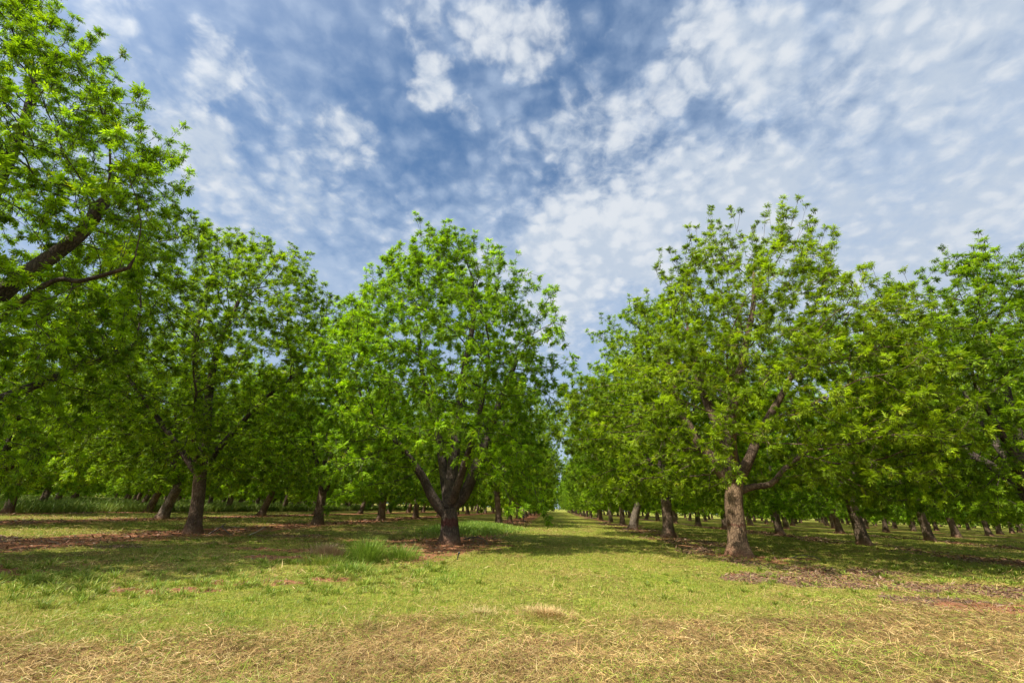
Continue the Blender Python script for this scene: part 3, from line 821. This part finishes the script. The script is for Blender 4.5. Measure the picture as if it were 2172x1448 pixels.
def far_orchard():
    """The rows beyond the last trees one can tell apart: one mass of crowns and stems."""
    g = np.random.default_rng(5); P = []
    for x in np.arange(-190, 200, 10.0):
        for y in np.arange(150, 250, 12.0): 
            if (abs(x - 1.3) > 7 or y > 236) and y > 225 - 0 * x: P.append((x, y))
    for y in np.arange(0, 230, 10.0):
        for k in range(9): P.append((-98 - 10 * k, y + 30))
        for k in range(3): P.append((92 + 11 * k, y + 40))
    V = []; C = []; Vt = []; Ft = []; o = 0
    for x, y in P:
        x += g.normal(0, .6); y += g.normal(0, .6); H = g.uniform(10.5, 13); n = 1100
        u = norm(g.normal(0, 1, (n, 3))); q = g.uniform(.55, 1, n)[:, None]
        c = np.array([x, y, H * .5]) + u * q * np.array([5.6, 5.6, H * .5]) * (1 + .35 * (noise3(u + [x, y, 0], 2.1, 9) - .5))[:, None]
        a = norm(g.normal(0, 1, (n, 3))); b = norm(np.cross(a, g.normal(0, 1, (n, 3)))); s = g.uniform(.25, .55, n)[:, None]
        V.append(np.stack([c - a * s, c - b * s * .6, c + a * s, c + b * s * .6], 1).reshape(-1, 3))
        yel = g.random(n)[:, None]; C.append(np.repeat((np.array([.08, .16, .01]) * (1 - yel) + np.array([.18, .26, .02]) * yel), 4, axis=0))
    V = np.concatenate(V); C = np.concatenate(C); F = [np.arange(len(V)).reshape(-1, 4)]
    k = 6; an = np.linspace(0, 6.283, k, endpoint=False); tv = []; tf = []
    for x, y in P:
        l = g.normal(0, .25); st = np.array([[x, y, -.1], [x + l, y, 1.4], [x + l * 2, y, 4.5]]); r = np.array([.36, .27, .18])
        ring = st[:, None] + r[:, None, None] * np.stack([np.cos(an), np.sin(an), 0 * an], 1)[None]
        i = np.arange(3 * k).reshape(3, k); j = np.roll(i, -1, 1)
        tf.append(np.stack([i[:-1], j[:-1], j[1:], i[1:]], -1).reshape(-1, 4) + len(tv) * 3 * k); tv.append(ring.reshape(-1, 3))
    a = link('far_orchard', mesh_from('far_orchard', V, F, {'Col': C}, False, [M_LEAF]))
    tag(a, 'far orchard rows merging into one green mass at the horizon', 'far trees', kind='stuff')
    b = link('far_trunks', mesh_from('far_trunks', np.concatenate(tv), [np.concatenate(tf)], None, True, [M_BARK]), a)
    tag(b, kind='stuff')
far_orchard()

# ------------------------------------------------------------------ small things on the ground
def tube_mesh(name, pts, r0, r1, mat, k=6):
    pts = resample(pts) if len(pts) > 2 else np.array(pts, float)
    tan = norm(np.gradient(pts, axis=0)); rr = np.linspace(r0, r1, len(pts))
    ref = np.array([.2, .3, .93]); n1 = norm(np.cross(tan, ref)); n2 = np.cross(tan, n1); an = np.linspace(0, 6.283, k, endpoint=False)
    ring = pts[:, None] + rr[:, None, None] * (np.cos(an)[None, :, None] * n1[:, None] + np.sin(an)[None, :, None] * n2[:, None])
    i = np.arange(len(pts) * k).reshape(-1, k); j = np.roll(i, -1, 1)
    return ring.reshape(-1, 3), np.stack([i[:-1], j[:-1], j[1:], i[1:]], -1).reshape(-1, 4)
def sticks(name, label, cat, x, y, lines, mat, group=None):
    V = []; F = []; o = 0
    for pts, r0, r1 in lines:
        v, f = tube_mesh(name, pts, r0, r1, mat); V.append(v); F.append(f + o); o += len(v)
    ob = link(name, mesh_from(name, np.concatenate(V), [np.concatenate(F)], None, True, [mat])); ob.location = (x, y, float(height(np.array([x]), np.array([y]))[0]))
    return tag(ob, label, cat, group)
def plain(name, col, rough=.7):
    m, t, out = material(name); P = t.n('ShaderNodeTexCoord').outputs['Object']
    c = t.mix(t.smooth(t.noise(P, 14, 4, .6), .3, .7), tuple(v * .7 for v in col), tuple(min(1, v * 1.25) for v in col))
    p = t.n('ShaderNodeBsdfPrincipled'); t.put(p.inputs['Base Color'], c); p.inputs['Roughness'].default_value = rough; t.L.new(p.outputs[0], out.inputs['Surface']); return m
M_STICK = plain('weathered_stick', (.10, .075, .055)); M_PALE = plain('bleached_stick', (.42, .34, .24)); M_BLACK = plain('black_poly_pipe', (.02, .02, .02), .5)
G2 = 'fallen sticks under the trees'
sticks('fallen_branch', 'dark bowed stick arching over red soil beside the banded trunk', 'branch', -2.9, 18.3, [([(-.5, .2, .12), (-.1, .1, .24), (.25, 0, .2), (.5, -.1, .0)], .022, .015)], M_STICK, G2)
sticks('fallen_branch', 'forked dark branch lying on soil by the two-leader tree', 'branch', -12.6, 17.6, [([(-.4, 0, .02), (0, .05, .3), (.1, .1, .4)], .03, .018), ([(0, .05, .3), (.3, 0, .12), (.6, -.1, .0)], .022, .012), ([(.0, .05, .3), (.25, .3, .28), (.7, .3, .3)], .015, .008)], M_STICK, G2)
sticks('fallen_branch', 'thin pale bleached stick lying on brown mulch', 'branch', -10.9, 17.2, [([(-.25, -.1, .02), (.0, 0, .15), (.25, .1, .34)], .02, .012)], M_PALE, G2)
sticks('fallen_branch', 'curved twig on the soil right of the flared trunk', 'branch', 8.3, 17.3, [([(-.5, 0, .03), (-.1, .1, .12), (.3, .05, .1), (.5, -.1, .0)], .016, .010)], M_STICK, G2)
sticks('pipe_stub', 'short black pipe stub poking up from the lit grass', 'pipe', -2.45, 12.6, [([(0, 0, -.05), (.03, 0, .16)], .02, .02), ([(.03, 0, .16), (.06, 0, .17)], .03, .03)], M_BLACK)
sticks('irrigation_riser', 'black irrigation riser with flat foot standing in the lane edge', 'pipe', -3.1, 50, [([(0, 0, 0), (0, 0, .75)], .05, .045), ([(-.3, 0, .06), (.3, 0, .06)], .06, .06)], M_BLACK)

# ------------------------------------------------------------------ light and sky
SUN_EL = math.radians(54); TO_SUN = Vector((-.74 * math.cos(SUN_EL), -.67 * math.cos(SUN_EL), math.sin(SUN_EL))).normalized()
def make_light():
    ld = bpy.data.lights.new('sun', 'SUN'); ld.energy = 5.0; ld.angle = math.radians(.53); ld.color = (1.0, .95, .86)
    o = bpy.data.objects.new('sun', ld); COL.objects.link(o); o.rotation_euler = TO_SUN.to_track_quat('Z', 'Y').to_euler(); o.location = (-20, -20, 40)
CLOUDS = [(-0.552,0.501,0.667,3.0,1.00),(-0.644,0.405,0.649,3.0,0.70),(-0.597,0.563,0.571,5.0,1.00),(-0.388,0.646,0.657,4.0,0.90),(-0.225,0.622,0.750,3.2,1.10),(-0.122,0.569,0.813,4.0,1.00),(-0.046,0.588,0.808,4.0,1.00),
 (-0.241,0.529,0.814,4.0,0.70),(-0.169,0.667,0.726,1.5,0.60),(-0.003,0.631,0.776,3.0,0.60),(0.065,0.597,0.799,5.0,0.50),(0.212,0.642,0.737,3.0,0.80),(0.267,0.591,0.762,4.0,0.90),(0.355,0.592,0.723,5.0,1.00),
 (0.090,0.715,0.694,7.0,0.80),(-0.051,0.731,0.680,5.0,0.50),(-0.462,0.673,0.578,6.0,0.60),(-0.519,0.559,0.647,5.0,0.50),(0.076,0.835,0.545,9.0,1.10),(0.256,0.770,0.584,9.0,1.00),(-0.093,0.799,0.595,8.0,0.40),
 (0.500,0.575,0.648,7.0,0.80),(0.555,0.505,0.661,9.0,1.00),(0.593,0.538,0.598,7.0,0.70),(0.595,0.647,0.477,7.0,0.60),(0.647,0.595,0.477,6.0,0.70),(-0.025,0.905,0.425,8.0,0.60),(-0.360,0.766,0.533,8.0,0.50),
 (-0.546,0.665,0.510,6.0,0.60),(-0.667,0.470,0.578,8.0,0.50),(0.517,0.762,0.389,12.0,0.60),(0.16,0.83,0.53,8.0,1.5),(0.36,0.75,0.55,9.0,1.35),(0.02,0.88,0.47,8.0,1.2),(-0.12,0.86,0.49,7.0,.8),(0.45,0.70,0.55,9.0,.8)]
def make_world():
    w = bpy.data.worlds.new('World'); SC.world = w; w.use_nodes = True; t = NT(w.node_tree)
    out = t.n('ShaderNodeOutputWorld'); bg = t.n('ShaderNodeBackground'); bg.inputs['Strength'].default_value = .078; t.L.new(bg.outputs[0], out.inputs[0])
    sky = t.n('ShaderNodeTexSky', sky_type='NISHITA', sun_disc=False); sky.sun_elevation = SUN_EL; sky.sun_rotation = math.atan2(TO_SUN.x, TO_SUN.y)
    sky.air_density = 1.0; sky.dust_density = .6; sky.ozone_density = 1.6
    D = t.n('ShaderNodeTexCoord').outputs['Generated']
    sep = t.n('ShaderNodeSeparateXYZ'); t.put(sep.inputs[0], D); z = t.math('MAXIMUM', sep.outputs[2], 0.0)
    inv = t.math('DIVIDE', 1.0, t.math('ADD', z, .34))
    P = t.vmath('SCALE', D, scale=inv)
    big = t.noise(P, 2.4, 4, .55)
    mid = t.noise(t.vmath('ADD', P, (3.7, 1.9, 0)), 8.0, 4, .55)
    wv = t.n('ShaderNodeTexNoise'); t.put(wv.inputs['Vector'], P); wv.inputs['Scale'].default_value = 12; wv.inputs['Detail'].default_value = 3
    PW = t.vmath('ADD', P, t.vmath('MULTIPLY', t.vmath('SUBTRACT', wv.outputs['Color'], (.5, .5, .5)), (.045, .045, .045)))
    def blobs(vec, scale, rnd=1.0):
        v = t.n('ShaderNodeTexVoronoi', feature='SMOOTH_F1'); t.put(v.inputs['Vector'], vec); v.inputs['Scale'].default_value = scale
        v.inputs['Smoothness'].default_value = .55; v.inputs['Randomness'].default_value = rnd
        return t.smooth(v.outputs['Distance'], .75, .05)
    PV = t.vmath('MULTIPLY', t.vmath('ADD', PW, (9.1, 4.2, 0)), (1.0, .95, .5))
    cell = t.math('ADD', t.math('MULTIPLY', blobs(PV, 27), .36), t.math('MULTIPLY', t.noise(PV, 34.0, 4, .58), .64))
    fine = t.noise(t.vmath('ADD', PW, (1.1, 7.2, 0)), 44.0, 3, .55)
    warp = t.n('ShaderNodeTexNoise'); t.put(warp.inputs['Vector'], P); warp.inputs['Scale'].default_value = 6.5; warp.inputs['Detail'].default_value = 5; warp.inputs['Roughness'].default_value = .6
    DW = t.vmath('NORMALIZE', t.vmath('ADD', D, t.vmath('MULTIPLY', t.vmath('SUBTRACT', warp.outputs['Color'], (.5, .5, .5)), (.15, .15, .15))))
    acc = None
    for x, y, zz, s, a in CLOUDS:
        c0 = math.cos(math.radians(s * 1.3)); m = t.smooth(t.vmath('DOT_PRODUCT', DW, (x, y, zz)), c0, 1.0, 0.0, a)
        acc = m if acc is None else t.math('MAXIMUM', acc, m)
    # cover thickens towards the horizon and towards +X
    low = t.smooth(z, .72, .42)
    east = t.smooth(sep.outputs[0], .05, .60)
    # thin mottled layer
    v = t.math('ADD', t.math('MULTIPLY', big, .45), t.math('ADD', t.math('MULTIPLY', mid, .40), t.math('MULTIPLY', cell, .42)))
    v = t.math('ADD', v, t.math('ADD', t.math('MULTIPLY', low, .26), t.math('MULTIPLY', east, .19)))
    v = t.math('ADD', v, t.math('MULTIPLY', acc, .06))
    veil = t.smooth(v, .46, .96, .06, .90)
    # thicker puffs
    u = t.math('ADD', t.math('MULTIPLY', mid, .38), t.math('ADD', t.math('MULTIPLY', cell, .26), t.math('MULTIPLY', fine, .36)))
    u = t.math('ADD', u, t.math('ADD', t.math('MULTIPLY', acc, .40), t.math('ADD', t.math('ADD', t.math('MULTIPLY', low, .09), t.math('MULTIPLY', east, .06)), t.math('MULTIPLY', t.math('SUBTRACT', big, .5), .35))))
    puff = t.smooth(u, .65, 1.0)
    shade = t.smooth(t.math('ADD', t.math('MULTIPLY', cell, .5), t.math('MULTIPLY', t.noise(t.vmath('ADD', P, (5.5, .7, 0)), 5.5, 4, .55), .5)), .38, .60)
    blue = t.mix(1.0, sky.outputs[0], SKY_TINT, 'MULTIPLY')
    col = t.mix(veil, blue, CLOUD_DIM)
    col = t.mix(t.math('MULTIPLY', puff, .95), col, t.mix(shade, CLOUD_GREY, CLOUD_BRIGHT))
    hz = t.math('ADD', t.smooth(z, .32, .02), t.math('MULTIPLY', t.math('MULTIPLY', east, t.smooth(z, .70, .40)), .55), clamp=True)
    col = t.mix(t.math('MULTIPLY', hz, .55), col, (5.0, 5.8, 6.9))
    # unseen sky glow around the sun, added to brighten the shaded sides
    ds = t.math('MAXIMUM', t.vmath('DOT_PRODUCT', D, tuple(TO_SUN)), 0.0)
    glow = t.math('MULTIPLY', t.math('POWER', ds, 7.0), 32.0)
    col = t.vmath('ADD', col, t.vmath('SCALE', (1.0, .97, .90), scale=glow))
    t.put(bg.inputs['Color'], col)
CLOUD_DIM, CLOUD_GREY, CLOUD_BRIGHT, SKY_TINT = (4.4, 5.5, 7.2), (5.2, 6.0, 7.1), (7.2, 7.6, 8.1), (.80, 1.16, 1.36)
make_light(); make_world()

SC.view_settings.view_transform = 'Standard'; SC.view_settings.look = 'None'; SC.view_settings.exposure = 0.45; SC.view_settings.gamma = 1.0; SC.view_settings.use_curve_mapping = False
SC.cycles.max_bounces = 7; SC.cycles.diffuse_bounces = 4; SC.cycles.transmission_bounces = 5; SC.cycles.use_denoising = True
SC.cycles.sample_clamp_indirect = 6.0
